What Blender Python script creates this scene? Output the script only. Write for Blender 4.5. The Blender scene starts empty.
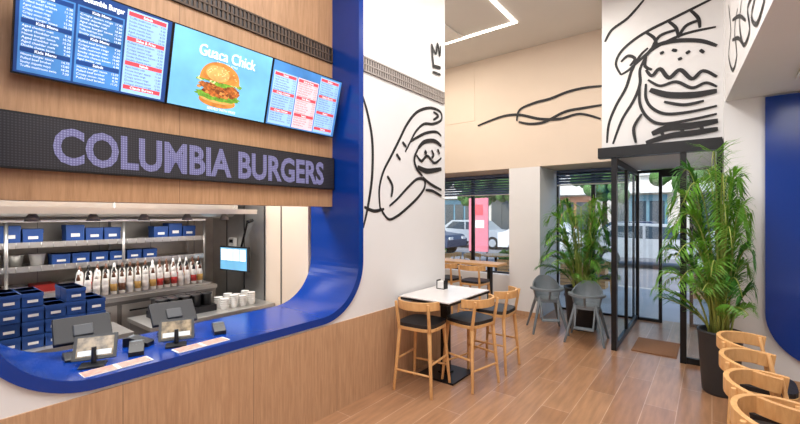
import bpy, bmesh, math, random
from mathutils import Vector, Matrix
random.seed(7)
scene = bpy.context.scene
scene.view_settings.view_transform = 'Standard'
scene.view_settings.look = 'None'

# ------------------------------------------------------------ materials
def lin(c):
    c = c / 255.0
    return c / 12.92 if c <= 0.04045 else ((c + 0.055) / 1.055) ** 2.4
def C(r, g, b): return (lin(r), lin(g), lin(b), 1)

def mat(name, col, rough=.5, metal=0.0, em=0.0, var=.06, scale=6, bump=0.0):
    m = bpy.data.materials.new(name); m.use_nodes = True
    nt = m.node_tree; p = nt.nodes['Principled BSDF']
    c = C(*col)
    tc = nt.nodes.new('ShaderNodeTexCoord'); nz = nt.nodes.new('ShaderNodeTexNoise')
    nz.inputs['Scale'].default_value = scale; nz.inputs['Detail'].default_value = 3
    nt.links.new(tc.outputs['Object'], nz.inputs['Vector'])
    rp = nt.nodes.new('ShaderNodeValToRGB')
    rp.color_ramp.elements[0].position = .3; rp.color_ramp.elements[1].position = .7
    rp.color_ramp.elements[0].color = (c[0]*(1-var), c[1]*(1-var), c[2]*(1-var), 1)
    rp.color_ramp.elements[1].color = (min(1, c[0]*(1+var)), min(1, c[1]*(1+var)), min(1, c[2]*(1+var)), 1)
    nt.links.new(nz.outputs['Fac'], rp.inputs['Fac'])
    nt.links.new(rp.outputs['Color'], p.inputs['Base Color'])
    p.inputs['Roughness'].default_value = rough; p.inputs['Metallic'].default_value = metal
    if em > 0:
        nt.links.new(rp.outputs['Color'], p.inputs['Emission Color'])
        p.inputs['Emission Strength'].default_value = em
    if bump > 0:
        b = nt.nodes.new('ShaderNodeBump'); b.inputs['Strength'].default_value = bump
        b.inputs['Distance'].default_value = .01
        nt.links.new(nz.outputs['Fac'], b.inputs['Height']); nt.links.new(b.outputs['Normal'], p.inputs['Normal'])
    return m

def leafmat(name, col, var=.4):
    m = mat(name, col, .45, var=var, scale=9)
    nt = m.node_tree; p = nt.nodes['Principled BSDF']; o = nt.nodes['Material Output']
    t = nt.nodes.new('ShaderNodeBsdfTranslucent'); t.inputs['Color'].default_value = C(min(255, col[0]*1.2), min(255, col[1]*1.15), col[2])
    mx = nt.nodes.new('ShaderNodeMixShader'); mx.inputs['Fac'].default_value = .35
    nt.links.new(p.outputs[0], mx.inputs[1]); nt.links.new(t.outputs[0], mx.inputs[2]); nt.links.new(mx.outputs[0], o.inputs['Surface'])
    return m

def wood(name, c1, c2, sc=(7, 7, .7), rough=.45, seam=None):
    """seam=(axis index, spacing)"""
    m = bpy.data.materials.new(name); m.use_nodes = True
    nt = m.node_tree; p = nt.nodes['Principled BSDF']; L = nt.links
    tc = nt.nodes.new('ShaderNodeTexCoord'); mp = nt.nodes.new('ShaderNodeMapping')
    mp.inputs['Scale'].default_value = sc
    L.new(tc.outputs['Object'], mp.inputs['Vector'])
    nz = nt.nodes.new('ShaderNodeTexNoise'); nz.inputs['Scale'].default_value = 4
    nz.inputs['Detail'].default_value = 7; nz.inputs['Distortion'].default_value = .5
    nz.inputs['Roughness'].default_value = .62
    L.new(mp.outputs['Vector'], nz.inputs['Vector'])
    rp = nt.nodes.new('ShaderNodeValToRGB')
    rp.color_ramp.elements[0].position = .30; rp.color_ramp.elements[1].position = .70
    rp.color_ramp.elements[0].color = C(*c1); rp.color_ramp.elements[1].color = C(*c2)
    L.new(nz.outputs['Fac'], rp.inputs['Fac'])
    out = rp.outputs['Color']
    if seam:
        sx = nt.nodes.new('ShaderNodeSeparateXYZ'); L.new(tc.outputs['Object'], sx.inputs[0])
        d = nt.nodes.new('ShaderNodeMath'); d.operation = 'DIVIDE'; d.inputs[1].default_value = seam[1]
        L.new(sx.outputs[seam[0]], d.inputs[0])
        f = nt.nodes.new('ShaderNodeMath'); f.operation = 'FRACT'; L.new(d.outputs[0], f.inputs[0])
        g = nt.nodes.new('ShaderNodeMath'); g.operation = 'LESS_THAN'; g.inputs[1].default_value = .004/seam[1]
        L.new(f.outputs[0], g.inputs[0])
        mx = nt.nodes.new('ShaderNodeMixRGB'); mx.inputs['Color2'].default_value = C(c1[0]*.75, c1[1]*.75, c1[2]*.75)
        L.new(g.outputs[0], mx.inputs['Fac']); L.new(out, mx.inputs['Color1']); out = mx.outputs['Color']
    L.new(out, p.inputs['Base Color']); p.inputs['Roughness'].default_value = rough
    return m

def floor_mat():
    m = bpy.data.materials.new('wood_look_tile'); m.use_nodes = True
    nt = m.node_tree; p = nt.nodes['Principled BSDF']; L = nt.links
    tc = nt.nodes.new('ShaderNodeTexCoord')
    mp = nt.nodes.new('ShaderNodeMapping'); mp.inputs['Rotation'].default_value = (0, 0, math.pi/2)
    L.new(tc.outputs['Object'], mp.inputs['Vector'])
    br = nt.nodes.new('ShaderNodeTexBrick')
    br.inputs['Scale'].default_value = 1; br.inputs['Brick Width'].default_value = 1.2
    br.inputs['Row Height'].default_value = .24; br.inputs['Mortar Size'].default_value = .003
    br.inputs['Color1'].default_value = C(190, 144, 108); br.inputs['Color2'].default_value = C(170, 124, 90)
    br.inputs['Mortar'].default_value = C(212, 176, 148)
    L.new(mp.outputs['Vector'], br.inputs['Vector'])
    m2 = nt.nodes.new('ShaderNodeMapping'); m2.inputs['Scale'].default_value = (9, 1, 1)
    L.new(tc.outputs['Object'], m2.inputs['Vector'])
    nz = nt.nodes.new('ShaderNodeTexNoise'); nz.inputs['Scale'].default_value = 3; nz.inputs['Detail'].default_value = 6
    L.new(m2.outputs['Vector'], nz.inputs['Vector'])
    rp = nt.nodes.new('ShaderNodeValToRGB')
    rp.color_ramp.elements[0].position = .3; rp.color_ramp.elements[1].position = .7
    rp.color_ramp.elements[0].color = (.68, .68, .68, 1); rp.color_ramp.elements[1].color = (.97, .97, .97, 1)
    L.new(nz.outputs['Fac'], rp.inputs['Fac'])
    mx = nt.nodes.new('ShaderNodeMixRGB'); mx.blend_type = 'MULTIPLY'; mx.inputs['Fac'].default_value = 1
    L.new(br.outputs['Color'], mx.inputs['Color1']); L.new(rp.outputs['Color'], mx.inputs['Color2'])
    L.new(mx.outputs['Color'], p.inputs['Base Color'])
    p.inputs['Roughness'].default_value = .28
    return m

def dots_mat(name, ca, cb, pa, pb, em):
    m = bpy.data.materials.new(name); m.use_nodes = True
    nt = m.node_tree; p = nt.nodes['Principled BSDF']; L = nt.links
    tc = nt.nodes.new('ShaderNodeTexCoord'); vo = nt.nodes.new('ShaderNodeTexVoronoi')
    vo.inputs['Scale'].default_value = 70; vo.inputs['Randomness'].default_value = 0
    L.new(tc.outputs['Object'], vo.inputs['Vector'])
    rp = nt.nodes.new('ShaderNodeValToRGB')
    rp.color_ramp.elements[0].position = pa; rp.color_ramp.elements[1].position = pb
    rp.color_ramp.elements[0].color = C(*ca); rp.color_ramp.elements[1].color = C(*cb)
    L.new(vo.outputs['Distance'], rp.inputs['Fac'])
    if em:
        L.new(rp.outputs['Color'], p.inputs['Emission Color']); p.inputs['Emission Strength'].default_value = em
        p.inputs['Base Color'].default_value = (.02, .02, .04, 1)
    else: L.new(rp.outputs['Color'], p.inputs['Base Color'])
    p.inputs['Roughness'].default_value = .6
    return m

def glass_mat():
    m = bpy.data.materials.new('window_glass'); m.use_nodes = True
    nt = m.node_tree; L = nt.links; nt.nodes.remove(nt.nodes['Principled BSDF'])
    o = nt.nodes['Material Output']; t = nt.nodes.new('ShaderNodeBsdfTransparent')
    t.inputs['Color'].default_value = (.94, .97, .97, 1)
    g = nt.nodes.new('ShaderNodeBsdfGlossy'); g.inputs['Roughness'].default_value = .02
    nz = nt.nodes.new('ShaderNodeTexNoise'); nz.inputs['Scale'].default_value = .8
    mr = nt.nodes.new('ShaderNodeMapRange'); mr.inputs['To Min'].default_value = .06; mr.inputs['To Max'].default_value = .09
    mx = nt.nodes.new('ShaderNodeMixShader')
    L.new(nz.outputs['Fac'], mr.inputs['Value']); L.new(mr.outputs[0], mx.inputs['Fac'])
    L.new(t.outputs[0], mx.inputs[1]); L.new(g.outputs[0], mx.inputs[2]); L.new(mx.outputs[0], o.inputs['Surface'])
    return m

M_white = mat('white_paint', (228, 226, 225), .7, var=.015, scale=2)
M_beige = mat('warm_white_paint', (224, 206, 187), .7, var=.015, scale=2)
M_ceil = mat('ceiling_paint', (222, 218, 213), .8, var=.015, scale=2)
M_blue = mat('blue_lacquer', (5, 54, 140), .2, var=.03, scale=2)
M_oak = wood('oak_fascia', (162, 120, 82), (192, 148, 108), sc=(14, 14, 1.0), seam=(1, 1.25))
M_oakbase = wood('oak_base', (174, 134, 100), (202, 162, 126), sc=(14, 14, 1.0), seam=(1, .8))
M_oakf = wood('oak_furniture', (204, 150, 92), (228, 180, 122), sc=(6, 6, 2), rough=.4)
M_floor = floor_mat()
M_black = mat('black_metal', (22, 22, 24), .4, .3)
M_blackp = mat('black_plastic', (24, 24, 27), .35)
M_dkgrey = mat('dark_grey_plastic', (54, 56, 60), .4)
M_cush = mat('black_leather', (38, 34, 34), .45, bump=.2, scale=40)
M_steel = mat('stainless_steel', (196, 194, 190), .3, .72, var=.10, scale=3)
M_steeld = mat('dark_steel', (140, 137, 134), .35, .7, var=.12, scale=3)
M_paint = mat('mural_black_paint', (24, 22, 24), .6)
M_grille = mat('grille_grey', (166, 156, 148), .6)
M_grille2 = mat('grille_dark', (84, 66, 52), .6)
M_grey = mat('grey_plastic', (112, 120, 126), .45)
M_pot = mat('charcoal_ceramic', (50, 52, 56), .5, bump=.2, scale=20)
M_soil = mat('soil', (60, 42, 30), .9, bump=.6, scale=50)
M_leaf = leafmat('palm_leaf', (104, 156, 54)); M_leafd = leafmat('palm_leaf_dark', (60, 116, 46))
M_stem = mat('palm_stem', (150, 160, 76), .5, var=.2)
M_mat = mat('coir_mat', (150, 105, 72), .95, bump=.6, scale=90, var=.15)
M_marble = mat('white_tabletop', (226, 220, 216), .25, var=.04, scale=5)
M_bluebox = mat('blue_carton', (30, 72, 140), .5, var=.12)
M_wt = mat('white_plastic', (232, 230, 226), .4)
M_red = mat('red_plastic', (190, 50, 46), .4)
M_brownb = mat('sauce_brown', (96, 58, 36), .4)
M_yellow = mat('sauce_mustard', (200, 160, 90), .4)
M_led = dots_mat('led_dots', (186, 182, 226), (108, 102, 146), .35, .62, .9)
M_ledoff = dots_mat('led_panel_off', (62, 58, 66), (24, 22, 28), .25, .5, 0)
M_glass = glass_mat()
M_lamp = mat('lamp_diffuser', (255, 246, 232), .5, em=7, var=0)
M_tile = mat('kitchen_steel_backwall', (186, 180, 172), .34, .5, var=.10)
M_slat = mat('blind_navy', (96, 112, 150), .6)

# ------------------------------------------------------------ builder
class B:
    def __init__(s, name):
        s.name = name; s.bm = bmesh.new(); s.mats = []
    def mi(s, m):
        if m not in s.mats: s.mats.append(m)
        return s.mats.index(m)
    def _setm(s, faces, m, smooth=False):
        i = s.mi(m)
        for f in faces: f.material_index = i; f.smooth = smooth
    def box(s, lo, hi, m, rot=None, piv=None):
        lo = Vector(lo); hi = Vector(hi); c = (lo+hi)/2; d = hi-lo
        r = bmesh.ops.create_cube(s.bm, size=1)
        M = Matrix.Translation(c) @ Matrix.Diagonal((abs(d.x), abs(d.y), abs(d.z), 1))
        if rot is not None:
            pv = Vector(piv) if piv is not None else c
            M = Matrix.Translation(pv) @ rot.to_4x4() @ Matrix.Translation(-pv) @ M
        bmesh.ops.transform(s.bm, matrix=M, verts=r['verts'])
        s._setm({f for v in r['verts'] for f in v.link_faces}, m)
    def cyl(s, p0, p1, r0, r1, m, seg=14):
        p0 = Vector(p0); p1 = Vector(p1); d = p1-p0
        r = bmesh.ops.create_cone(s.bm, cap_ends=True, segments=seg, radius1=r0, radius2=r1, depth=d.length)
        q = Vector((0, 0, 1)).rotation_difference(d.normalized())
        bmesh.ops.transform(s.bm, matrix=Matrix.Translation((p0+p1)/2) @ q.to_matrix().to_4x4(), verts=r['verts'])
        fs = {f for v in r['verts'] for f in v.link_faces}
        s._setm(fs, m)
        for f in fs:
            if len(f.verts) == 4: f.smooth = True
    def sph(s, c, r, m, sc=(1, 1, 1), seg=14):
        o = bmesh.ops.create_uvsphere(s.bm, u_segments=seg, v_segments=max(6, seg//2+2), radius=r)
        bmesh.ops.transform(s.bm, matrix=Matrix.Translation(c) @ Matrix.Diagonal((*sc, 1)), verts=o['verts'])
        s._setm({f for v in o['verts'] for f in v.link_faces}, m, True)
    def lathe(s, prof, c, m, seg=32):
        rings = []
        for r, z in prof:
            rings.append([s.bm.verts.new((c[0]+r*math.cos(2*math.pi*i/seg), c[1]+r*math.sin(2*math.pi*i/seg), c[2]+z)) for i in range(seg)])
        fs = []
        for a, b in zip(rings, rings[1:]):
            for i in range(seg):
                fs.append(s.bm.faces.new((a[i], a[(i+1) % seg], b[(i+1) % seg], b[i])))
        s._setm(fs, m, True)
        caps = [s.bm.faces.new(rings[0][::-1]), s.bm.faces.new(rings[-1])]
        s._setm(caps, m)
    def loft(s, secs, m, closed=True, smooth=False, caps=True):
        R = [[s.bm.verts.new(p) for p in q] for q in secs]; n = len(R[0]); fs = []
        for a, b in zip(R, R[1:]):
            for i in range(n if closed else n-1):
                fs.append(s.bm.faces.new((a[i], a[(i+1) % n], b[(i+1) % n], b[i])))
        s._setm(fs, m, smooth)
        if caps and closed:
            s._setm([s.bm.faces.new(R[0][::-1]), s.bm.faces.new(R[-1])], m)
    def sweep(s, pts, w, h, m, up=(0, 0, 1), smooth=False):
        pts = [Vector(p) for p in pts]; up = Vector(up); secs = []
        for i, p in enumerate(pts):
            t = (pts[min(i+1, len(pts)-1)]-pts[max(i-1, 0)]).normalized()
            n = t.cross(up).normalized(); u = n.cross(t).normalized()
            secs.append([p+n*w/2+u*h/2, p-n*w/2+u*h/2, p-n*w/2-u*h/2, p+n*w/2-u*h/2])
        s.loft(secs, m, smooth=smooth)
    def tube(s, pts, r, m, seg=8):
        pts = [Vector(p) for p in pts]; secs = []; ref = Vector((0.13, .21, 1)).normalized()
        for i, p in enumerate(pts):
            t = (pts[min(i+1, len(pts)-1)]-pts[max(i-1, 0)]).normalized()
            n = t.cross(ref)
            if n.length < .05: n = t.cross(Vector((1, 0, 0)))
            n.normalize(); u = n.cross(t)
            rr = r[i] if isinstance(r, (list, tuple)) else r
            secs.append([p+(n*math.cos(2*math.pi*k/seg)+u*math.sin(2*math.pi*k/seg))*rr for k in range(seg)])
        s.loft(secs, m, smooth=True)
    def prism(s, pts, axis, a, b, m):
        def P(p, t):
            l = list(p); l.insert(axis, t); return Vector(l)
        lo = [s.bm.verts.new(P(p, a)) for p in pts]; hi = [s.bm.verts.new(P(p, b)) for p in pts]
        n = len(pts); fs = []
        c = [s.bm.faces.new(lo[::-1]), s.bm.faces.new(hi)]
        for i in range(n): fs.append(s.bm.faces.new((lo[i], lo[(i+1) % n], hi[(i+1) % n], hi[i])))
        s._setm(fs+c, m)
        if n > 4:
            bmesh.ops.recalc_face_normals(s.bm, faces=fs+c)
            bmesh.ops.triangulate(s.bm, faces=c)
    def rect(s, x0, y0, x1, y1, z, m):
        v = [s.bm.verts.new(p) for p in ((x0, y0, z), (x1, y0, z), (x1, y1, z), (x0, y1, z))]
        s._setm([s.bm.faces.new(v)], m)
    def poly(s, pts, m):
        s._setm([s.bm.faces.new([s.bm.verts.new(p) for p in pts])], m)
    def text(s, body, x, y, z, size, m, align='LEFT', bold=0, width=None, ext=.0):
        cu = bpy.data.curves.new('t', 'FONT'); cu.body = body; cu.size = size; cu.align_x = align
        cu.offset = bold; cu.extrude = ext; cu.resolution_u = 3
        o = bpy.data.objects.new('t', cu); scene.collection.objects.link(o)
        bpy.context.view_layer.update()
        me = bpy.data.meshes.new_from_object(o.evaluated_get(bpy.context.evaluated_depsgraph_get()))
        xs = [v.co.x for v in me.vertices]
        sx = 1
        if width: sx = width/(max(xs)-min(xs))
        me.transform(Matrix.Translation((x, y, z)) @ Matrix.Diagonal((sx, 1, 1, 1)))
        k = len(s.bm.faces); s.bm.from_mesh(me); s.bm.faces.ensure_lookup_table()
        s._setm(s.bm.faces[k:], m)
        bpy.data.objects.remove(o); bpy.data.curves.remove(cu); bpy.data.meshes.remove(me)
    def done(s, M=None, bevel=0):
        me = bpy.data.meshes.new(s.name); s.bm.normal_update(); s.bm.to_mesh(me); s.bm.free()
        for m in s.mats: me.materials.append(m)
        o = bpy.data.objects.new(s.name, me); scene.collection.objects.link(o)
        if M is not None: o.matrix_world = M
        if bevel:
            md = o.modifiers.new('bevel', 'BEVEL'); md.width = bevel; md.segments = 2
            md.limit_method = 'ANGLE'; md.angle_limit = math.radians(50)
        return o

def TR(x, y, z=0, deg=0): return Matrix.Translation((x, y, z)) @ Matrix.Rotation(math.radians(deg), 4, 'Z')

H = 1.7          # eye height
CEIL = 4.5
XL = -2.58       # face of counter wall
# ------------------------------------------------------------ room shell
b = B('floor'); b.box((-7, -2, -.1), (2.2, 7.7, 0), M_floor); b.done()
b = B('ceiling'); b.box((-7, -2.1, CEIL), (2.2, 7.8, CEIL+.2), M_ceil); b.done()

Y0, Y1, ZB, R = .20, 2.73, .78, .50
def opening(off):
    r = R-off; pts = [(Y1-off, CEIL)]
    for i in range(0, 19):
        a = math.radians(90*i/18); pts.append((Y1-R+r*math.cos(a), ZB+R-r*math.sin(a)))
    for i in range(0, 19):
        a = math.radians(90*i/18); pts.append((Y0+R-r*math.sin(a), ZB+R-r*math.cos(a)))
    pts.append((Y0+off, CEIL)); return pts
outer, inner = opening(0), opening(.06)
b = B('wall_left')
wl = [(4.2, .76), (4.2, CEIL)] + outer + [(-2, CEIL), (-2, .76)]
b.prism(wl, 0, XL-.12, XL, M_white)
b.box((XL-.12, -2, 0), (XL+.012, 4.2, .76), M_oakbase)
b.box((-6.9, 4.08, 0), (XL-.12, 4.2, CEIL), M_white)
b.done()
b = B('counter_frame_trim')
xf, xb = XL+.018, XL-.66
secs = [[Vector((xf, o[0], o[1])), Vector((xf, i[0], i[1])), Vector((xb, i[0], i[1])), Vector((xb, o[0], o[1]))] for o, i in zip(outer, inner)]
b.loft(secs, M_blue); o_ = b.done()
CT = ZB+.06
b = B('service_counter_cabinet'); b.box((-3.2, .75, 0), (XL-.13, 2.2, .775), M_steeld)
for i in range(4): b.box((-3.215, .78+i*.355, .08), (-3.2, 1.11+i*.355, .75), M_steel)
b.done()

b = B('wall_fascia'); b.box((-3.08, Y0+.06, 1.78), (-2.92, Y1-.06, CEIL), M_oak); b.done()
def grille(name, x, ya, yb, za, zb, m, step=.035):
    g = B(name); g.box((x, ya, za), (x+.006, yb, zb), M_blackp)
    n = int((yb-ya)/step)
    for i in range(n): g.box((x+.006, ya+i*step, za), (x+.014, ya+i*step+step*.55, zb), m)
    for z in (za, (za+zb)/2-.006, zb-.012): g.box((x+.006, ya, z), (x+.018, yb, z+.012), m)
    for y in (ya, yb-.012): g.box((x+.006, y, za), (x+.018, y+.012, zb), m)
    g.done()
grille('vent_grille', -2.92, .5, Y1-.07, 3.17, 3.32, M_grille2)
grille('vent_grille', XL, Y1+.0, 4.17, 3.05, 3.19, M_grille)

YB = 6.6; ZO = 2.5; XP0, XP1 = -2.76, -2.23
b = B('wall_back')
b.box((-7, YB, ZO), (-1.05, 7.7, CEIL), M_beige)
b.box((XP0, YB, 0), (XP1, 7.7, ZO), M_white)
b.box((-7, YB, 0), (-6.2, 7.7, ZO), M_beige)
b.box((-6.2, 7.3, 0), (XP0, 7.7, .55), M_white)
b.box((-4.02, YB-.006, 3.42), (-3.42, YB, 4.38), M_beige)
b.done(bevel=.003)
b = B('wall_entrance'); b.box((-1.13, 5.72, 2.55), (.1, 7.7, CEIL), M_white); b.done()
b = B('wall_beside_door'); b.box((.1, 5.45, 0), (2.1, 7.7, CEIL), M_white); b.done()
b = B('wall_right'); b.box((2.0, -2, 0), (2.15, 5.44, 2.899), M_white); b.done()
b = B('wall_front'); b.box((-7, -2.15, 0), (2.15, -2, CEIL), M_white); b.done()
b = B('wall_far_left'); b.box((-7.1, -2, 0), (-6.95, 7.7, CEIL), M_beige); b.done()
b = B('bulkhead_soffit')
b.prism([(.11, 5.449), (.30, 2.6), (.5, -1.99), (2.14, -1.99), (2.14, 5.449)], 2, 2.9, CEIL-.001, M_white); b.done()
b = B('trim_blue_panel')
pp = [(.42, 2.88), (.42, .72)]
for i in range(1, 13):
    a = math.radians(90*i/12); pp.append((.42+.5-.5*math.cos(a), .72-.5*math.sin(a)))
pp += [(1.95, .22), (1.95, 2.88)]
b.prism(pp, 1, 5.40, 5.449, M_blue); b.done()
b = B('baseboard_back'); b.box((XP0, YB-.015, 0), (XP1, YB, .08), M_oakbase); b.done()
b = B('baseboard_beside_door'); b.box((.1, 5.435, 0), (2.0, 5.45, .08), M_oakbase); b.done()

# kitchen shell
b = B('wall_kitchen')
b.box((-5.3, -2, 0), (-5.2, 2.65, 2.7), M_tile)
b.box((-5.3, 2.65, 0), (-4.0, 2.7, 2.7), M_steel)
b.box((-4.0, 2.65, 0), (-3.26, 2.7, 2.7), M_beige)
for x in (-4.85, -4.45, -4.03): b.box((x, 2.642, 0), (x+.008, 2.65, 2.7), M_black)
b.box((-3.72, 2.643, 0), (-3.70, 2.65, 2.7), M_steeld)
for i in range(7): b.box((-5.2, -.6+i*.5, 0), (-5.195, -.594+i*.5, 2.7), M_steeld)
b.done()
b = B('ceiling_kitchen'); b.box((-5.3, -2, 2.7), (-3.09, 2.7, 2.75), M_ceil); b.done()

# ------------------------------------------------------------ windows and doors
def frame_rect(b, xa, xb_, y, za, zb, m, t=.05, d=.06):
    b.box((xa, y, za), (xa+t, y+d, zb), m); b.box((xb_-t, y, za), (xb_, y+d, zb), m)
    b.box((xa+t, y, za), (xb_-t, y+d, za+t), m); b.box((xa+t, y, zb-t), (xb_-t, y+d, zb), m)
b = B('window_1')
for i in range(3):
    xa = -6.2+i*1.146; frame_rect(b, xa, xa+1.146, 7.45, .55, ZO, M_black, .03)
b.box((-6.15, 7.475, .6), (XP0-.05, 7.48, ZO-.05), M_glass); b.done()
b = B('window_2')
frame_rect(b, XP1, -1.62, 7.5, 0, ZO, M_black, .03); frame_rect(b, -1.62, -1.0, 7.5, 0, ZO, M_black, .03)
b.box((XP1+.05, 7.525, .05), (-1.05, 7.53, ZO-.05), M_glass); b.done()
for (xa, xb_, z0) in ((-6.15, XP0-.03, 2.12), (XP1+.04, -1.05, 2.25)):
    b = B('window_blind')
    b.box((xa, 7.36, 2.44), (xb_, 7.42, 2.49), M_slat)
    z = 2.42
    while z > z0:
        b.box((xa, 7.365, z-.012), (xb_, 7.415, z+.010), M_slat, rot=Matrix.Rotation(.5, 3, 'X')); z -= .05
    b.box((xa, 7.37, z0-.03), (xb_, 7.41, z0-.01), M_wt)
    b.done()

YD = 5.6
b = B('door_1')   # entrance vestibule with automatic doors
b.box((-1.15, YD-.02, 2.42), (.09, YD+.12, 2.55), M_black)
b.box((-1.0, YD, 0), (-.94, YD+.08, 2.42), M_black)
b.box((-.29, YD, 0), (-.23, YD+.08, 2.42), M_black)
b.box((.04, YD, 0), (.09, YD+.08, 2.42), M_black)
b.box((-.23, YD+.02, 0), (.04, YD+.06, .07), M_black)
b.box((-.23, YD+.035, .07), (.04, YD+.045, 2.42), M_glass)
b.box((-.99, YD+.08, 2.34), (-.95, 7.5, 2.42), M_black); b.box((-.99, YD+.08, 0), (-.95, 7.5, .07), M_black)
b.box((-.99, 6.5, .07), (-.95, 6.55, 2.34), M_black)
b.box((-.973, YD+.08, .07), (-.967, 7.5, 2.34), M_glass)
frame_rect(b, -.98, -.62, 7.5, 0, 2.42, M_black, .045)
frame_rect(b, -.27, .09, 7.5, 0, 2.42, M_black, .045)
b.box((-.935, 7.52, .05), (-.665, 7.53, 2.37), M_glass); b.box((-.225, 7.52, .05), (.045, 7.53, 2.37), M_glass)
b.box((-.62, 7.5, 2.3), (-.27, 7.56, 2.42), M_black)
b.box((-.98, YD+.12, 2.43), (.09, 7.55, 2.54), M_white)
b.done()
b = B('door_mat'); b.box((-.80, 5.74, 0), (-.33, 6.4, .012), M_mat); b.done()

# ------------------------------------------------------------ murals (painted strokes on the walls)
SA, CA = .615, .7885
def ray(px, py):
    u = (px-400)/400; v = (215-py)/400
    return Vector((-SA+CA*u, CA+SA*u, v))
def cat(pts, n=7):
    P = [pts[0]]+list(pts)+[pts[-1]]; out = []
    for i in range(1, len(P)-2):
        p0, p1, p2, p3 = map(Vector, P[i-1:i+3])
        for k in range(n):
            t = k/n
            out.append(.5*((2*p1)+(-p0+p2)*t+(2*p0-5*p1+4*p2-p3)*t*t+(-p0+3*p1-3*p2+p3)*t**3))
    out.append(Vector(P[-2])); return out
def mural(name, plane, strokes, off, wdef):
    """strokes are approximate image pixels, projected from the camera onto the wall plane (point, normal)."""
    o, nrm = Vector(plane[0]), Vector(plane[1]).normalized(); b = B(name)
    e = Vector((0, 0, H))
    for k, s in enumerate(strokes):
        w = wdef
        if isinstance(s, tuple): s, w = s
        q = []
        for p in s:
            r = ray(*p); t = (o-e).dot(nrm)/r.dot(nrm); q.append(tuple(e+r*t+nrm*(off+.0004*k)))
        q = cat(q); R1 = []
        for i, p in enumerate(q):
            t = (q[min(i+1, len(q)-1)]-q[max(i-1, 0)]).normalized(); n = nrm.cross(t)
            f = .5+.5*math.sin(math.pi*min(1, max(0, (i+.6)/len(q))))**.5
            R1.append([p+n*w*f/2, p-n*w*f/2])
        b.loft(R1, M_paint, closed=False, caps=False)
    b.done()
mural('hand_mural_painting', ((XL, 0, 0), (1, 0, 0)), [
    [(361, 92), (367, 112), (372, 140), (372, 175), (368, 205), (363, 228)],
    [(364, 207), (374, 211), (384, 209)],
    [(380, 210), (379, 190), (383, 172), (391, 156), (399, 140), (407, 124), (417, 112), (430, 108), (440, 112), (441, 120), (433, 124), (424, 124), (416, 131), (410, 142), (405, 152)],
    [(410, 142), (416, 138), (426, 133), (436, 132), (441, 136)],
    [(433, 112), (438, 116), (433, 120)],
    [(380, 208), (388, 219), (397, 216), (408, 207), (418, 197), (424, 188), (424, 180), (417, 179), (408, 187), (397, 199), (389, 206)],
    [(387, 176), (392, 186), (391, 197)], [(402, 142), (406, 147)], [(396, 154), (400, 160)],
    ([(418, 148), (424, 142), (434, 141), (441, 146)], .05), [(416, 155), (421, 161), (427, 156), (434, 163), (441, 158)],
    [(418, 148), (414, 158), (416, 168), (422, 176)],
    ([(417, 167), (427, 171), (441, 169)], .06), [(422, 177), (430, 184), (441, 190)], [(425, 190), (432, 191), (441, 196)],
    [(431, 150), (433, 155), (431, 158)], [(437, 149), (439, 154)], ([(424, 151), (426, 154)], .05),
    [(431, 44), (432, 58), (433, 66)], [(431, 44), (435, 54), (437, 44), (439, 56), (440, 46)], ([(432, 66), (440, 68)], .04), ([(432, 72), (440, 75)], .03),
], .003, .034)
mural('brush_line_mural_painting', ((0, YB, 0), (0, -1, 0)), [
    [(478, 126), (490, 121), (505, 116), (520, 115), (540, 119), (560, 119), (580, 114), (601, 119)],
    [(517, 121), (520, 110), (535, 103), (550, 99), (568, 92), (585, 88), (603, 86)],
    [(519, 122), (530, 124), (545, 122), (565, 112), (585, 108), (603, 105)],
], .012, .045)
mural('burger_hand_mural_painting', ((0, 5.72, 0), (0, -1, 0)), [
    # wrist and thumb
    [(607, 143), (609, 124), (616, 106), (626, 88), (632, 70), (640, 56), (648, 48)],
    [(613, 144), (622, 120), (634, 100), (640, 84), (640, 70), (645, 58)],
    [(605, 42), (612, 30), (628, 18), (644, 0)],
    # fingers over the bun
    [(621, 75), (616, 64), (621, 52), (634, 40), (650, 30), (668, 21), (684, 13), (700, 5), (716, -3)],
    [(621, 75), (629, 70), (640, 60), (652, 50), (668, 41), (688, 33), (716, 27)],
    [(645, 32), (654, 38), (657, 46)], [(668, 21), (676, 28), (678, 36)], [(690, 10), (698, 18), (700, 28)],
    [(621, 62), (628, 56), (635, 59), (630, 66)], [(652, 48), (660, 36), (676, 30)], [(678, 38), (686, 26), (700, 20)],
    # top bun
    ([(646, 56), (656, 46), (676, 41), (700, 41), (717, 46)], .05),
    [(646, 56), (645, 66), (652, 70)], [(660, 54), (664, 52)], [(672, 50), (677, 51)], [(686, 54), (690, 51)], [(700, 50), (704, 53)], [(678, 60), (682, 58)],
    # lettuce, patty, bun base
    ([(646, 70), (652, 76), (660, 69), (669, 78), (680, 70), (692, 79), (703, 71), (717, 77)], .045),
    [(648, 80), (660, 86), (676, 82), (692, 88), (706, 83), (717, 87)],
    ([(650, 90), (668, 95), (694, 95), (717, 91)], .075),
    [(646, 84), (646, 98), (652, 108), (666, 114), (690, 112), (717, 106)],
    [(664, 102), (684, 105), (704, 101)],
    # palm and lower fingers with cuff
    [(640, 84), (640, 104), (648, 118), (662, 124), (690, 120), (717, 114)],
    ([(652, 134), (668, 128), (690, 126), (718, 121)], .08),
    ([(646, 143), (670, 136), (694, 133), (718, 129)], .07), [(660, 129), (664, 137)], [(680, 126), (684, 134)], [(700, 124), (703, 131)],
    [(636, 143), (634, 128), (642, 114)],
], .003, .036)
nb = Vector((-2.85, -.19, 0)).normalized()
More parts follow.
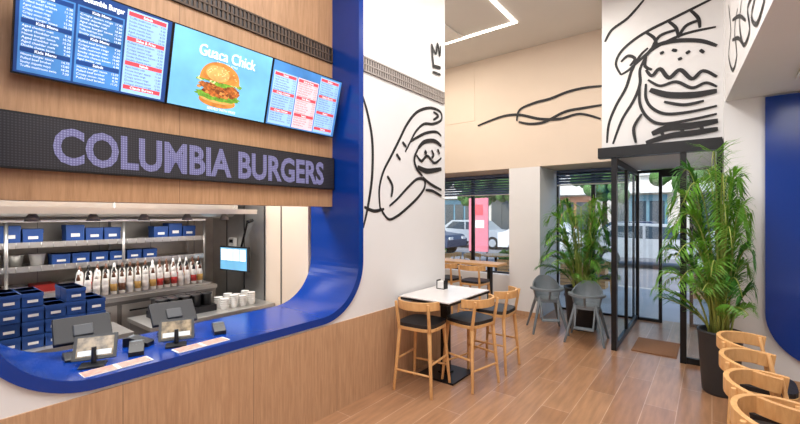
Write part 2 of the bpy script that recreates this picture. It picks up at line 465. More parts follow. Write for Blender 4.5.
mural('scribble_mural_painting', ((.11, 5.45, 0), tuple(nb)), [
    [(729, 5), (731, 30), (729, 55), (733, 70), (737, 55), (735, 30), (738, 8)],
    [(742, 0), (740, 25), (744, 45), (750, 30), (748, 8), (754, -5)],
    [(733, 20), (740, 16), (746, 20)], [(756, -4), (752, 16), (757, 24), (763, 8), (766, -6)],
    [(733, 40), (739, 38), (744, 45)],
], .004, .035)

# ------------------------------------------------------------ LED sign
S = Matrix(((0, 0, 1, 0), (1, 0, 0, 0), (0, 1, 0, 0), (0, 0, 0, 1)))
b = B('led_sign')
b.box((.28, 1.945, 0), (2.655, 2.245, .045), M_black)
b.box((.29, 1.955, .045), (2.645, 2.235, .047), M_ledoff)
b.text('COLUMBIA BURGERS', .56, 1.992, .049, .275, M_led, bold=.009, width=1.955)
b.done(Matrix.Translation((-2.92, 0, 0)) @ S)

# ------------------------------------------------------------ menu screens
M_sblue = mat('screen_sky_blue', (112, 180, 220), .3, em=.62, var=.2, scale=3)
M_smid = mat('screen_mid_blue', (70, 128, 190), .3, em=.55, var=.3, scale=3)
M_slite = mat('screen_pale_blue', (160, 200, 232), .3, em=.58, var=.1, scale=3)
M_spink = mat('screen_pale_pink', (226, 200, 206), .3, em=.58, var=.06, scale=3)
M_sdeep = mat('screen_deep_blue', (24, 62, 124), .3, em=.5, var=.4, scale=3)
M_swhite = mat('screen_white', (240, 246, 250), .3, em=.75, var=.03)
M_sred = mat('screen_red', (206, 74, 86), .3, em=.6)
M_sink = mat('screen_ink', (40, 72, 136), .3, em=.25)
M_bun = mat('screen_bun', (206, 132, 58), .4, em=.5, var=.35, scale=14)
M_bunl = mat('screen_bun_light', (228, 168, 96), .4, em=.5, var=.25, scale=20)
M_patty = mat('screen_fried_chicken', (180, 100, 42), .4, em=.45, var=.4, scale=50)
M_patty2 = mat('screen_fried_chicken_dark', (128, 66, 28), .4, em=.4, var=.4, scale=50)
M_patty3 = mat('screen_fried_chicken_light', (214, 146, 74), .4, em=.45, var=.3, scale=50)
M_lett = mat('screen_lettuce', (110, 160, 50), .4, em=.5, var=.4, scale=50)
M_mayo = mat('screen_sauce', (226, 222, 160), .4, em=.5)
yv = Vector((.13, 0, .505)); hh = yv.length; yv.normalize(); zv = Vector((yv.z, 0, -yv.x))
def screen_matrix(yc):
    c = Vector((-2.785, yc, 2.6875))
    return Matrix(((0, yv.x, zv.x, c.x), (1, 0, 0, c.y), (0, yv.z, zv.z, c.z), (0, 0, 0, 1)))
W2, H2 = .368, hh/2
ITEMS = ['Double cheese bacon', 'House burger sauce', 'Smoky chipotle mayo', 'Crispy onion rings', 'Aged cheddar melt', 'Truffle mushroom swiss', 'Pulled beef brisket']
HEADS = ['Classic Burgers', 'Crispy Chicken', 'Salads', 'Sides & Fries', 'Kids Menu', 'Shakes']
def menu(bb, ncol, bg, cols, heads, inks):
    bb.box((-W2, -H2, -.03), (W2, H2, 0), M_black)
    bb.rect(-W2+.006, -H2+.01, W2-.006, H2-.008, .001, bg)
    cw = (2*W2-.04)/ncol
    for c in range(ncol):
        x = -W2+.02+c*cw; top = H2-.02 if c == ncol-1 else H2-.085
        bb.rect(x, -H2+.02, x+cw-.010, top, .0015, cols[c])
        y = top-.025; k = 0
        while y > -H2+.035:
            if k % 7 == 0:
                bb.rect(x+.008, y-.008, x+cw-.018, y+.016, .002, heads[c])
                bb.text(random.choice(HEADS), x+cw/2-.006, y-.003, .0025, .021, M_swhite, 'CENTER', bold=.0004)
                y -= .025
            else:
                bb.text(random.choice(ITEMS), x+.012, y, .0025, .0165, inks[c], width=random.uniform(.45, .68)*cw)
                bb.text('%d.%d0' % (random.randint(6, 18), random.randint(1, 9)), x+cw-.02, y, .0025, .0165, inks[c], 'RIGHT')
                y -= .0195
            k += 1
ys = (.39+.37, .39+.742+.37, .39+1.484+.37)
b = B('menu_screen'); menu(b, 3, M_sdeep, (M_smid, M_smid, M_slite), (M_sdeep, M_sdeep, M_sred), (M_swhite, M_swhite, M_sink))
b.text('BUILD YOUR OWN', -W2+.03, H2-.055, .003, .04, M_swhite, bold=.0008, width=.22)
b.text('Columbia Burger', -W2+.27, H2-.06, .003, .04, M_swhite, bold=.0012, width=.2)
b.done(screen_matrix(ys[0]))
b = B('menu_screen')
b.box((-W2, -H2, -.03), (W2, H2, 0), M_black)
b.rect(-W2+.006, -H2+.01, W2-.006, H2-.008, .001, M_sblue)
for k, dx in enumerate((-.0015, 0, .0015)):
    b.text('Guaca Chick', -.20+dx, .115+dx*.6, .006+.0003*k, .105, M_swhite, width=.42)
b.text('COLUMBIA STYLE', -.07, .088, .003, .02, M_swhite)
b.text('SERVED WITH FRIES', -.10, -.235, .003, .024, M_swhite, bold=.0004)
def ell(cx, cy, rx, ry, z, m, a0=0, a1=360, wob=0, n=36):
    pts = []
    for i in range(n):
        a = math.radians(a0+(a1-a0)*i/(n-1 if a1-a0 < 360 else n)); w = 1+wob*math.sin(i*2.1)
        pts.append((cx+rx*math.cos(a)*w, cy+ry*math.sin(a)*w, z))
    b.poly(pts, m)
BX = -.03
ell(BX, -.17, .135, .045, .0015, M_bun); ell(BX, -.155, .13, .03, .0018, M_bunl)
ell(BX, -.135, .165, .035, .002, M_lett, wob=.08)
zz = .0022
for i in range(150):
    a = random.uniform(0, 6.28); r = math.sqrt(random.random()); zz += .00001
    ell(BX+.15*r*math.cos(a), -.088+.048*r*math.sin(a), random.uniform(.01, .024), random.uniform(.008, .016), zz, random.choice([M_patty, M_patty2, M_patty3, M_patty]), wob=.15, n=12)
for i in range(26):
    zz += .00001; t = i/25; ell(BX-.15+.30*t, -.042+.012*math.sin(t*9), .02, random.uniform(.008, .016), zz, random.choice([M_lett, M_lett, M_mayo]), wob=.2, n=12)
zz += .0002
pts = [(BX+.145*math.cos(math.radians(a))*(1+.03*math.sin(math.radians(a*2))), -.035+.135*max(0, math.sin(math.radians(a)))**.8, zz) for a in range(0, 181, 6)]
b.poly(pts, M_bun); ell(BX-.02, .02, .085, .055, zz+.0002, M_bunl)
for i in range(30):
    a = random.uniform(.3, 2.84); r = random.uniform(.3, .9); ell(BX+.14*r*math.cos(a), -.03+.125*r*math.sin(a), .005, .003, zz+.0004, M_mayo, n=8)
b.done(screen_matrix(ys[1]))
b = B('menu_screen'); menu(b, 3, M_smid, (M_slite, M_spink, M_slite), (M_sred, M_sred, M_sred), (M_sink, M_sred, M_sink)); b.done(screen_matrix(ys[2]))
b = B('screen_mounting_rail')
b.box((-2.919, .45, 2.62), (-2.885, 2.6, 2.68), M_black)
for y in ys: b.box((-2.90, y-.05, 2.62), (-2.835, y+.05, 2.68), M_black)
b.done()

# ------------------------------------------------------------ kitchen
b = B('extractor_hood')
b.prism([(-5.19, 1.68), (-4.35, 1.68), (-4.25, 1.76), (-4.25, 2.1), (-5.19, 2.5)], 1, -1.0, 2.45, M_steel)
for i in range(7): b.box((-4.95, -.9+i*.48, 1.672), (-4.45, -.5+i*.48, 1.68), M_steeld)
b.done()
b = B('heat_lamp_pass_shelf')
b.box((-4.2, -.2, 1.72), (-3.95, 2.5, 1.735), M_steel); b.box((-3.95, -.2, 1.71), (-3.94, 2.5, 1.76), M_steel)
for y in (.2, 1.2, 2.3): b.cyl((-4.05, y, 1.735), (-4.05, y, 2.7), .012, .012, M_steel, 8)
for i in range(6): b.lathe([(.05, -.07), (.035, -.03), (.015, 0)], (-4.08, .3+i*.38, 1.72), M_steeld, 14)
b.done()
b = B('kitchen_shelving')
for z in (1.22, 1.43):
    b.box((-5.15, -.2, z), (-4.72, 2.3, z+.015), M_steel)
    b.box((-4.73, -.2, z-.02), (-4.715, 2.3, z+.03), M_steel)
    for i in range(30): b.cyl((-4.712, -.15+i*.083, z-.02), (-4.712, -.15+i*.083, z+.03), .003, .003, M_steel, 5)
for y in (-.2, .62, 1.48, 2.3):
    for x in (-4.72, -5.14): b.cyl((x, y, .921), (x, y, 1.66), .014, .014, M_steel, 8)
b.done()
b = B('kitchen_worktop')
b.box((-5.15, -.5, .88), (-4.42, 2.3, .92), M_steel)
b.box((-5.15, -.5, .1), (-4.46, 2.3, .88), M_steeld)
for i in range(6):
    b.box((-4.46, -.46+i*.46, .14), (-4.445, -.04+i*.46, .84), M_steel); b.cyl((-4.43, -.40+i*.46, .78), (-4.43, -.1+i*.46, .78), .008, .008, M_black, 6)
for x in (-5.1, -4.5):
    for y in (-.4, 2.2): b.cyl((x, y, 0), (x, y, .1), .02, .02, M_steel, 8)
b.done()
b = B('prep_table')
b.box((-4.25, -.4, .70), (-3.75, 1.25, .74), M_steel); b.box((-4.2, -.35, .2), (-3.8, 1.2, .23), M_steel)
for x in (-4.2, -3.8):
    for y in (-.35, 1.2): b.cyl((x, y, 0), (x, y, .7), .02, .02, M_steel, 10)
b.done()
def carton(b, x, y, z, w, h, d=.16):
    b.box((x-d/2, y-w/2, z), (x+d/2, y+w/2, z+h), M_bluebox)
    b.box((x-d/2-.003, y-w/2-.003, z+h*.72), (x+d/2+.003, y+w/2+.003, z+h), M_bluebox)
    b.box((x+d/2+.003, y-w*.25, z+h*.3), (x+d/2+.004, y+w*.25, z+h*.5), M_wt)
b = B('stack_of_blue_cartons')
for xx in (-4.12, -3.93):
    for j in range(9):
        for k in range((4 if j % 3 else 3) if j < 8 else 3): carton(b, xx+random.uniform(-.01, .01), .02+j*.125, .742+k*.10, .115, .095)
b.done()
b = B('shelf_of_blue_cartons')
for j in range(14):
    if j in (5, 9, 10): continue
    carton(b, -4.85, .2+j*.15, 1.446, .135, .13 if j % 3 else .16)
for j in range(6): carton(b, -4.87, 1.0+j*.15, 1.236, .13, .10)
b.done()
b = B('stacked_containers')
for j in range(6):
    y = .1+j*.15
    b.lathe([(.045, 0), (.06, .10), (.065, .11)], (-4.9, y, 1.237), M_wt if j % 2 else M_steel, 16)
for j in range(6):
    b.box((-5.05, .05+j*.19, .922), (-4.85, .21+j*.19, 1.06), M_steel if j % 2 else M_red)
for j in range(5): b.box((-4.8, .1+j*.18, .922), (-4.68, .24+j*.18, 1.0), M_wt if j % 2 else M_steel)
b.done()
b = B('row_of_sauce_bottles')
b.box((-4.68, 1.02, .922), (-4.46, 2.25, .945), M_steel)
for row, x in enumerate((-4.51, -4.57, -4.63)):
    for j in range(17):
        y = 1.06+j*.068+row*.02; m = random.choice([M_wt, M_wt, M_yellow, M_brownb, M_red])
        dz = row*.035
        if row: b.cyl((x, y, .945), (x, y, .946+dz), .02, .02, M_steel, 8)
        b.lathe([(.025, 0), (.028, .01), (.028, .13), (.022, .15), (.013, .16)], (x, y, .946+dz), M_wt, 12)
        b.lathe([(.0285, .03), (.0285, .10)], (x, y, .946+dz), m, 12)
        b.lathe([(.016, .16), (.014, .18), (.005, .215)], (x, y, .946+dz), random.choice([M_black, M_brownb, M_wt]), 10)
b.done()
b = B('side_prep_cabinet'); b.box((-4.3, 1.4, 0), (-3.8, 2.6, .70), M_steeld); b.box((-4.32, 1.38, .70), (-3.78, 2.62, .738), M_steel)
for i in range(3): b.box((-3.8, 1.43+i*.39, .05), (-3.79, 1.79+i*.39, .66), M_steel); b.box((-3.79, 1.5+i*.39, .58), (-3.775, 1.7+i*.39, .6), M_black)
b.done(bevel=.004)
b = B('cup_and_lid_dispenser')
b.box((-4.2, 1.5, .739), (-3.95, 2.05, .80), M_blackp)
for j in range(5):
    for x in (-4.13, -4.02): b.lathe([(.045, 0), (.045, .10), (.05, .105), (.05, .12)], (x, 1.56+j*.105, .80), M_blackp, 16)
b.done()
b = B('stack_of_paper_cups')
for x in (-4.05, -3.93):
    for j in range(4):
        for k in range(4+(j % 2)): b.lathe([(.032, 0), (.042, .04), (.044, .042)], (x, 2.12+j*.1, .739+k*.022), M_wt, 14)
b.done()
b = B('kitchen_monitor')
b.box((-.24, -.015, -.14), (.24, .02, .14), M_blackp)
b.box((-.225, -.018, -.125), (.225, -.015, .125), M_sblue)
for i in range(4): b.box((-.21+i*.108, -.02, -.02), (-.115+i*.108, -.018, .11), M_swhite)
b.cyl((0, .02, 0), (0, .07, .05), .02, .02, M_black); b.cyl((0, .07, .05), (.12, .08, .42), .012, .012, M_black); b.cyl((.12, .08, .42), (.12, .15, .44), .02, .02, M_black)
b.done(TR(-4.30, 2.44, 1.2, 8))
b = B('wall_switch_box')
b.box((-4.72, 2.60, 1.25), (-4.60, 2.641, 1.42), M_wt); b.box((-4.70, 2.595, 1.36), (-4.62, 2.60, 1.40), M_black); b.done(bevel=.003)
# counter-top devices
def pos(name, x, y, deg):
    b = B(name)
    b.box((-.09, -.10, 0), (.09, .10, .02), M_blackp)
    b.cyl((0, 0, .02), (-.02, 0, .10), .03, .025, M_blackp)
    b.box((-.05, -.145, .085), (-.02, .145, .27), M_blackp, rot=Matrix.Rotation(math.radians(-46), 3, 'Y'), piv=(-.02, 0, .12))
    b.box((-.02, -.05, .12), (-.008, .05, .20), M_dkgrey, rot=Matrix.Rotation(math.radians(-46), 3, 'Y'), piv=(-.02, 0, .12))
    b.done(TR(x, y, CT, deg), bevel=.008)
pos('pos_terminal', -3.02, .74, -8); pos('pos_terminal', -3.02, 1.27, -8)
M_scr = mat('tablet_screen', (200, 206, 210), .2, em=.3); M_scr2 = mat('tablet_photo', (120, 104, 78), .2, em=.25, var=.7, scale=25)
def tablet(x, y, deg):
    b = B('tablet_stand')
    b.box((-.05, -.06, 0), (.05, .06, .012), M_blackp)
    b.cyl((-.02, 0, .01), (-.03, 0, .10), .014, .012, M_blackp)
    r = Matrix.Rotation(math.radians(-32), 3, 'Y')
    b.box((-.045, -.105, .03), (-.030, .105, .175), M_blackp, rot=r, piv=(-.03, 0, .03))
    b.box((-.030, -.088, .045), (-.028, .088, .160), M_scr2, rot=r, piv=(-.03, 0, .03))
    b.box((-.028, -.08, .052), (-.027, .08, .082), M_scr, rot=r, piv=(-.03, 0, .03))
    b.done(TR(x, y, CT, deg), bevel=.003)
tablet(-2.78, .72, -25); tablet(-2.78, 1.17, -25)
def reader(x, y, deg):
    b = B('card_reader')
    b.prism([(-.08, 0), (.08, 0), (.08, .025), (-.03, .06), (-.08, .055)], 1, -.04, .04, M_blackp)
    b.box((-.055, -.03, .058), (-.035, .03, .062), M_grey)
    for i in range(3):
        for j in range(3): b.box((-.005+i*.02, -.025+j*.018, .038-i*.007), (.007+i*.02, -.013+j*.018, .05-i*.0075), M_dkgrey)
    b.done(TR(x, y, CT+.001, deg), bevel=.003)
reader(-2.84, .96, -20); reader(-2.86, 1.50, -20); reader(-2.98, 1.02, 40)
M_flyer = mat('flyer_print', (200, 150, 135), .5, var=.35, scale=40)
for (x, y) in ((-2.655, .80), (-2.66, 1.28)):
    b = B('menu_flyer'); b.box((-.05, -.17, 0), (.05, .17, .004), M_wt); b.box((-.045, -.16, .004), (.045, -.01, .005), M_flyer); b.box((-.045, .01, .004), (.045, .16, .005), M_flyer); b.done(TR(x, y, CT+.001, 1))

# ------------------------------------------------------------ furniture
def arc(cx, cy, rx, ry, a0, a1, z, n=20, dz=0):
    return [(cx+rx*math.cos(math.radians(a0+(a1-a0)*i/n)), cy+ry*math.sin(math.radians(a0+(a1-a0)*i/n)), z+dz*abs(2*i/n-1)**2) for i in range(n+1)]
def rsq(w, d, n=28, e=4):
    out = []
    for i in range(n):
        a = 2*math.pi*i/n; c, s_ = math.cos(a), math.sin(a)
        out.append((w*math.copysign(abs(c)**(2/e), c), d*math.copysign(abs(s_)**(2/e), s_)))
    return out
def seat(name, x, y, deg, sh, rh, stool, z0=0):
    b = B(name)                      # front = +Y, backrest = -Y
    b.prism(rsq(.205, .20), 2, sh-.05, sh-.02, M_oakf)
    b.prism(rsq(.20, .195), 2, sh-.02, sh+.015, M_cush)
    sp = .045 if stool else .03
    for sx in (-1, 1):
        b.cyl((sx*.16, .15, sh-.03), (sx*(.16+sp), .15+sp, 0), .020, .014, M_oakf)
        b.cyl((sx*.16, -.16, sh-.03), (sx*(.16+sp), -.16-sp, 0), .020, .014, M_oakf)
        b.cyl((sx*.165, -.165, sh-.06), (sx*.175, -.215, rh), .018, .014, M_oakf)
        if not stool: b.cyl((sx*.195, .06, sh-.04), (sx*.245, .0, rh-.02), .016, .012, M_oakf)
    if stool:
        f = lambda z: .16+sp*(1-z/sh)
        for z, k in ((.20, 'f'), (.30, 's'), (.20, 'b')):
            q = f(z)
            if k == 'f': b.cyl((-q, q-.01, z), (q, q-.01, z), .011, .011, M_oakf, 10)
            if k == 'b': b.cyl((-q, -q, z), (q, -q, z), .011, .011, M_oakf, 10)
            if k == 's':
                b.cyl((-q, -q, z), (-q, q-.01, z), .011, .011, M_oakf, 10); b.cyl((q, -q, z), (q, q-.01, z), .011, .011, M_oakf, 10)
        b.sweep(arc(0, -.02, .225, .215, 195, 345, rh-.03), .022, .08, M_oakf, smooth=False)
    else:
        b.sweep(arc(0, 0, .265, .25, 172, 368, rh-.03, dz=-.03), .028, .09, M_oakf)
    b.done(TR(x, y, z0, deg), bevel=.003)
SH, RH = .65, .87
seat('bar_stool', -2.26, 3.26, 6, SH, RH, True)
seat('bar_stool', -1.95, 3.66, 78, SH, RH, True)
seat('bar_stool', -1.93, 4.22, 92, SH, RH, True)
def bar_table(x, y, w, l, h=.87):
    b = B('bar_table')
    b.box((-w/2, -l/2, h-.012), (w/2, l/2, h), M_marble); b.box((-w/2-.004, -l/2-.004, h-.035), (w/2+.004, l/2+.004, h-.0125), M_black)
    b.box((-.04, -.04, .03), (.04, .04, h-.035), M_black); b.box((-.22, -.22, 0), (.22, .22, .02), M_black)
    b.box((-.06, -.06, .02), (.06, .06, .035), M_black)
    b.box((-.18, -.18, h-.05), (.18, .18, h-.035), M_black)
    b.done(TR(x, y), bevel=.002)
bar_table(-2.25, 3.68, .6, .86)
b = B('napkin_holder'); b.box((-.05, -.04, 0), (.05, .04, .008), M_black); b.box((-.05, -.04, .008), (-.044, .04, .1), M_black); b.box((.044, -.04, .008), (.05, .04, .1), M_black); b.box((-.04, -.036, .008), (.04, .036, .085), M_wt); b.done(TR(-2.4, 3.85, .87))
b = B('window_bar_counter')
b.box((-5.6, 6.15, .84), (XP0-.02, 6.55, .88), M_oakf)
for x in (-5.4, -4.2, -3.0): b.box((x-.03, 6.3, 0), (x+.03, 6.4, .84), M_black)
b.done(bevel=.003)
for i in range(5): seat('bar_stool', -5.0+i*.5, 5.80, 0, SH, .90, True)

for (x, y) in ((.29, 4.02), (.30, 3.50), (.315, 3.03), (.335, 2.60)):
    seat('dining_chair', x, y, -92, .45, .75, False)
for y in (3.75, 2.8):
    b = B('dining_table')
    b.prism(rsq(.33, .40, e=8), 2, .72, .75, M_marble); b.cyl((0, 0, .03), (0, 0, .72), .035, .035, M_black); b.lathe([(.24, 0), (.24, .015), (.05, .035)], (0, 0, 0), M_black)
    b.done(TR(1.0, y))

def high_chair(x, y, deg):
    b = B('child_high_chair')       # front = -Y
    for sx in (-1, 1):
        for sy in (-1, 1):
            b.tube([(sx*.12, sy*.11, .50), (sx*.155, sy*.155, .36), (sx*.24, sy*.25, 0)], [.026, .022, .015], M_grey)
    b.prism(rsq(.165, .155), 2, .44, .49, M_grey)
    pts0 = arc(0, 0, .165, .155, -15, 195, .475); pts1 = arc(0, .01, .20, .19, -15, 195, .62); pts2 = arc(0, .04, .20, .20, -15, 195, .78)
    lo, mid, hi = [], [], []
    for i in range(len(pts0)):
        k = max(0, math.sin(math.pi*i/(len(pts0)-1)))
        p1 = Vector(pts1[i]); p2 = p1.lerp(Vector(pts2[i]), min(1, .1+k**2))
        lo.append(Vector(pts0[i])); mid.append(p1); hi.append(p2)
    sec = []
    for l, m_, h_ in zip(lo, mid, hi):
        inn = Vector((-l.x, -l.y, 0)).normalized()*.018
        sec.append([l, m_, h_, h_+inn, m_+inn, l+inn])
    b.loft(sec, M_grey)
    b.sweep(arc(0, 0, .205, .23, 175, 365, .625), .06, .03, M_grey)
    b.cyl((0, -.17, .49), (0, -.215, .62), .015, .015, M_grey)
    b.box((-.12, -.29, .20), (.12, -.19, .22), M_grey)
    for sx in (-1, 1): b.tube([(sx*.11, -.25, .21), (sx*.12, -.14, .46)], .012, M_grey)
    b.done(TR(x, y, 0, deg), bevel=.003)
high_chair(-1.92, 5.98, 30); high_chair(-1.34, 5.84, 5)

# ------------------------------------------------------------ palms
def palm(x, y, h, reach, n, pr, ph, seed, bounds):
    rnd = random.Random(seed); b = B('potted_areca_palm')
    b.lathe([(pr*.72, 0), (pr*.80, .02), (pr, ph-.03), (pr*1.03, ph-.02), (pr*1.03, ph), (pr*.93, ph), (pr*.92, ph-.05)], (0, 0, 0), M_pot)
    b.lathe([(pr*.90, ph-.06), (pr*.90, ph-.045)], (0, 0, 0), M_soil, 20)
    x0, x1, y0, y1 = bounds
    for i in range(n):
        az = 2*math.pi*(i*.382+rnd.random()*.1); f = (i+.5)/n; hr = (h-ph)*(.16+.84*f)*rnd.uniform(.9, 1.03); rr = reach*(1.12-.62*f)*rnd.uniform(.75, 1.15)
        bx, by = pr*.5*math.cos(az)*rnd.random(), pr*.5*math.sin(az)*rnd.random()
        d = Vector((math.cos(az), math.sin(az), 0)); side = Vector((-d.y, d.x, 0)).normalized()
        d = Vector((d.x*(1 if d.x < 0 else min(1, x1/reach)), d.y, 0))
        droop = rnd.uniform(.12, .40)
        def P(t): return Vector((bx, by, ph-.05))+d*rr*(t**1.5)+Vector((0, 0, hr*(math.sin(t*math.pi*.60))-droop*t**4*min(.7, hr*.7)))
        pts = [P(t/14) for t in range(15)]
        b.tube(pts, [.008*(1-.8*k/14)+.002 for k in range(15)], M_stem, 5)
        m = rnd.choice([M_leaf, M_leaf, M_leafd]); nl = 30
        for k in range(nl):
            t = .26+.74*k/(nl-1); p = P(t); tg = (P(min(1, t+.02))-P(t-.02)).normalized()
            ll = .27*(math.sin(math.pi*(.16+.74*k/(nl-1)))**.8)*rnd.uniform(.8, 1.12); ww = .0095
            for sg in (-1, 1):
                dr = (side*sg*.85+tg*.7+Vector((0, 0, .10))+Vector((rnd.uniform(-.12, .12), rnd.uniform(-.12, .12), rnd.uniform(-.1, .1)))).normalized()
                q1 = p+dr*ll*.5; q2 = p+dr*ll+Vector((0, 0, -ll*rnd.uniform(.12, .4)))
                wv = dr.cross(Vector((0, 0, 1)))
                wv = (wv.normalized() if wv.length > .01 else side)*ww
                vs = [b.bm.verts.new(v) for v in (p-wv*.3, q1-wv, q2, q1+wv, p+wv*.3)]
                b._setm([b.bm.faces.new(vs)], m)
    def soft(v, lo, hi):   # foliage presses softly against walls and glass
        if v > hi*.7: v = hi*.7+(hi*.3)*(1-math.exp(-(v-hi*.7)/(hi*.3)))
        if v < lo*.7: v = lo*.7+(lo*.3)*(1-math.exp(-(lo*.7-v)/(-lo*.3)))
        return v
    for v in b.bm.verts:
        if v.co.z > ph+.01: v.co.x = soft(v.co.x, x0, x1); v.co.y = soft(v.co.y, y0, y1)
    b.done(TR(x, y))
palm(-1.54, 6.42, 2.14, .62, 40, .25, .62, 3, (-.66, .53, -.5, .88))
palm(.06, 4.9, 2.42, .62, 42, .175, .60, 11, (-.56, .27, -.55, .49))

# ------------------------------------------------------------ lamps and added lights
b = B('linear_ceiling_lamp')
b.box((-6.0, 5.575, CEIL-.012), (-2.225, 5.625, CEIL), M_lamp); b.box((-2.275, .5, CEIL-.012), (-2.225, 5.575, CEIL), M_lamp); b.done()
def added_light(name, x, y, z, sx, sy, power, col):  # area light with a made-up housing, added to brighten the rooms
    b = B(name)
    frame_w = .03
    b.box((-sx/2-frame_w, -sy/2-frame_w, .01), (sx/2+frame_w, sy/2+frame_w, .03), M_wt); o = b.done(Matrix.Translation((x, y, z)))
    l = bpy.data.lights.new('light', 'AREA'); l.shape = 'RECTANGLE'; l.size = sx; l.size_y = sy; l.energy = power; l.color = col
    lo = bpy.data.objects.new('added_area_light', l); scene.collection.objects.link(lo); lo.parent = o
added_light('added_ceiling_light', -1.0, 1.6, CEIL-.04, 1.6, 3.2, 126, (.99, .99, 1))  # unseen, added to light the main room
added_light('added_ceiling_light', -.9, -1.0, CEIL-.04, 1.6, 1.2, 56, (.99, .99, 1))  # unseen, added behind the camera for general brightness
added_light('added_ceiling_light', -1.5, 4.6, CEIL-.04, .5, .5, 42, (1, .95, .88))  # unseen, added to light the entrance side
added_light('added_ceiling_light', -3.9, 5.2, CEIL-.04, 1.6, .6, 54, (1, .92, .82))  # added beside the LED line to light the back area warmly
added_light('added_soffit_light', 1.0, 3.6, 2.86, .8, 2.4, 26, (1, .98, .95))  # out of view, added to light the right-hand side
added_light('added_kitchen_light', -3.6, 1.2, 2.66, .5, 2.4, 75, (1, .98, .95))  # hidden by the fascia, added to brighten the kitchen
added_light('added_hood_light', -4.5, 1.0, 1.63, .25, 2.2, 12, (1, .97, .93))  # added under the hood to lift the dark kitchen back

# ------------------------------------------------------------ outside
M_pave = mat('pavement', (190, 184, 176), .8, var=.1, scale=1)
M_road = mat('asphalt', (125, 125, 128), .9, var=.1, scale=2)
M_bldg = mat('render_facade', (215, 208, 200), .8, var=.05)
M_pink = mat('pink_signboard', (232, 130, 146), .6)
M_teal = mat('teal_shopfront', (96, 140, 160), .4)
M_orng = mat('brick_panel', (196, 132, 100), .6)
M_car = [mat('car_silver', (190, 194, 200), .3, .3), mat('car_white', (232, 232, 232), .3), mat('car_navy', (44, 60, 92), .3)]
M_cg = mat('car_glass', (60, 74, 86), .1); M_tyre = mat('tyre', (25, 25, 25), .8)
M_hedge = mat('hedge', (84, 124, 60), .9, var=.6, scale=18, bump=1)
M_trunk = mat('bark', (90, 70, 52), .9)
b = B('ground'); b.box((-40, 7.7, -.12), (25, 11, -.02), M_pave); b.box((-40, 11, -.16), (25, 60, -.08), M_road); b.done()
b = B('street_building')
b.box((-60, 30, -.1), (35, 34, 7), M_bldg)
for i in range(20):
    x = -58+i*4.4
    b.box((x, 29.9, 0), (x+3, 30, 3), (M_teal, M_cg, M_orng)[i % 3])
    for k in range(3): b.box((x+.1+k*.98, 29.86, .5), (x+.9+k*.98, 29.9, 2.6), M_cg)
    for k in range(2): b.box((x+.1+k*1.5, 29.9, 4.4), (x+1.3+k*1.5, 30, 6.2), M_cg); b.box((x+k*1.5, 29.8, 4.25), (x+1.4+k*1.5, 30, 4.4), M_wt)
    b.box((x-.3, 29.5, 3.1), (x+3.3, 30, 3.5), M_wt)
b.done()
b = B('street_banner_board')
b.box((-7.5, 14.0, .3), (-6.7, 14.08, 2.35), M_pink); b.cyl((-7.45, 14.04, -.08), (-7.45, 14.04, 2.4), .03, .03, M_black); b.cyl((-6.75, 14.04, -.08), (-6.75, 14.04, 2.4), .03, .03, M_black)
b.box((-7.35, 13.99, 1.2), (-6.85, 14.0, 1.5), M_wt); b.box((-7.3, 13.99, 1.7), (-6.9, 14.0, 2.1), M_sred); b.done()
for i in range(7):
    if i in (2, 5): continue
    b = B('terrace_planter'); x = -9+i*1.45
    b.box((x, 10.2, -.02), (x+1.25, 10.6, .5), M_oakf)
    for k in range(5): b.box((x-.005, 10.195, .05+k*.09), (x+1.255, 10.2, .06+k*.09), M_brownb)
    for k in range(40): b.sph((x+.08+random.random()*1.09, 10.28+random.random()*.24, .52+random.random()*.2), random.uniform(.05, .1), M_hedge, seg=7)
    b.done()
def car(x, y, deg, m):
    b = B('parked_car')
    body = [(-2.1, .3), (2.1, .3), (2.15, .62), (1.95, .82), (1.05, .92), (.45, 1.38), (-1.1, 1.42), (-1.75, 1.0), (-2.1, .92)]
    b.prism(body, 1, -.85, .85, m)
    for s_ in (-1, 1):
        ya, yb = (.85, .86) if s_ > 0 else (-.86, -.85)
        b.prism([(.9, .93), (.4, 1.31), (-.25, 1.34), (-.25, .93)], 1, ya, yb, M_cg); b.prism([(-.33, .93), (-.33, 1.34), (-1.05, 1.35), (-1.5, .98)], 1, ya, yb, M_cg)
        for wx in (-1.3, 1.3):
            b.cyl((wx, s_*.66, .25), (wx, s_*.88, .25), .33, .33, M_tyre, 20); b.cyl((wx, s_*.88, .25), (wx, s_*.89, .25), .2, .2, M_car[0], 16)
    b.box((2.1, -.7, .62), (2.16, -.4, .74), M_wt); b.box((2.1, .4, .62), (2.16, .7, .74), M_wt)
    b.done(TR(x, y, 0, deg), bevel=.03)
car(-1.6, 16, 10, M_car[0]); car(-5.4, 17.5, 5, M_car[1]); car(-11, 15.5, 0, M_car[2]); car(-3.2, 21, 180, M_car[2]); car(1.8, 21, 0, M_car[1]); car(-10.2, 20, 0, M_car[0])
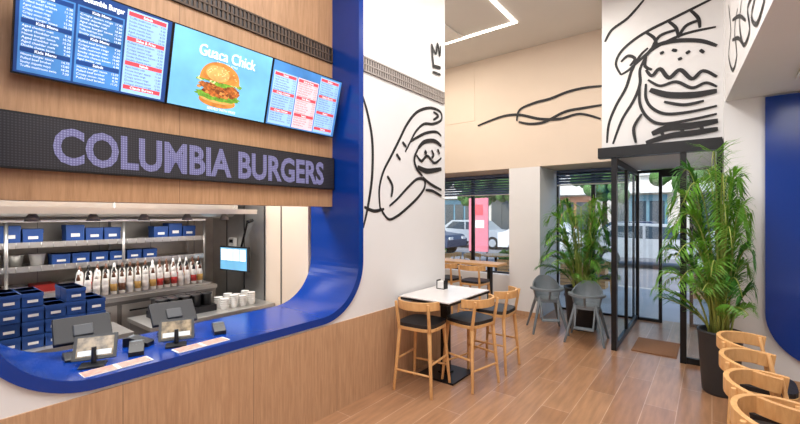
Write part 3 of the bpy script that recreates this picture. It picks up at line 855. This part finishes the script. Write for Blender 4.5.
def tree(x, y, s):
    b = B('street_tree'); b.cyl((0, 0, -.05), (0, 0, 2.4*s), .14*s, .08*s, M_trunk)
    r = random.Random(int(x*10))
    for k in range(90):
        v = Vector((r.gauss(0, 1), r.gauss(0, 1), r.gauss(0, .8))).normalized()*r.uniform(.5, 1.25)*s
        b.sph((v.x, v.y, 3.1*s+v.z), r.uniform(.18, .36)*s, M_hedge, seg=7)
    b.done(TR(x, y))
tree(-9.5, 24, 1.3); tree(-4.5, 23.5, 1.2); tree(-.6, 25, 1.4); tree(-15, 22, 1.2); tree(-12, 23.5, 1.1)
def terrace_set(x, y):
    seat('terrace_chair', x-.55, y, -90, .45, .75, False, -.02); seat('terrace_chair', x+.55, y, 90, .45, .75, False, -.02)
    b = B('terrace_table'); b.cyl((0, 0, .72), (0, 0, .75), .35, .35, M_oakf, 24); b.cyl((0, 0, .02), (0, 0, .72), .03, .03, M_black); b.cyl((0, 0, -.02), (0, 0, .02), .22, .22, M_black); b.done(TR(x, y))
for x in (-5.9, -4.1, -2.3): terrace_set(x, 9.0)

w = bpy.data.worlds.new('World'); scene.world = w; w.use_nodes = True
nt = w.node_tree; bg = nt.nodes['Background']; sky = nt.nodes.new('ShaderNodeTexSky')
sky.sky_type = 'NISHITA'; sky.sun_disc = False; sky.sun_elevation = math.radians(45); sky.sun_rotation = math.radians(180)
nt.links.new(sky.outputs[0], bg.inputs[0]); bg.inputs[1].default_value = .42
sl = bpy.data.lights.new('sun', 'SUN'); sl.energy = 4.2; sl.angle = .02; sl.color = (1, .95, .88)
so = bpy.data.objects.new('sun', sl); scene.collection.objects.link(so); so.rotation_euler = (math.radians(36), 0, math.radians(-25)); so.location = (0, 0, 12)

# ------------------------------------------------------------ camera
cd = bpy.data.cameras.new('camera'); cam = bpy.data.objects.new('camera', cd); scene.collection.objects.link(cam)
cd.sensor_width = 36; cd.lens = 18; cd.sensor_fit = 'HORIZONTAL'; cd.shift_y = 3/800; cd.clip_start = .05
cam.location = (0, 0, H); cam.rotation_euler = (math.pi/2, 0, math.atan2(SA, CA))
scene.camera = cam
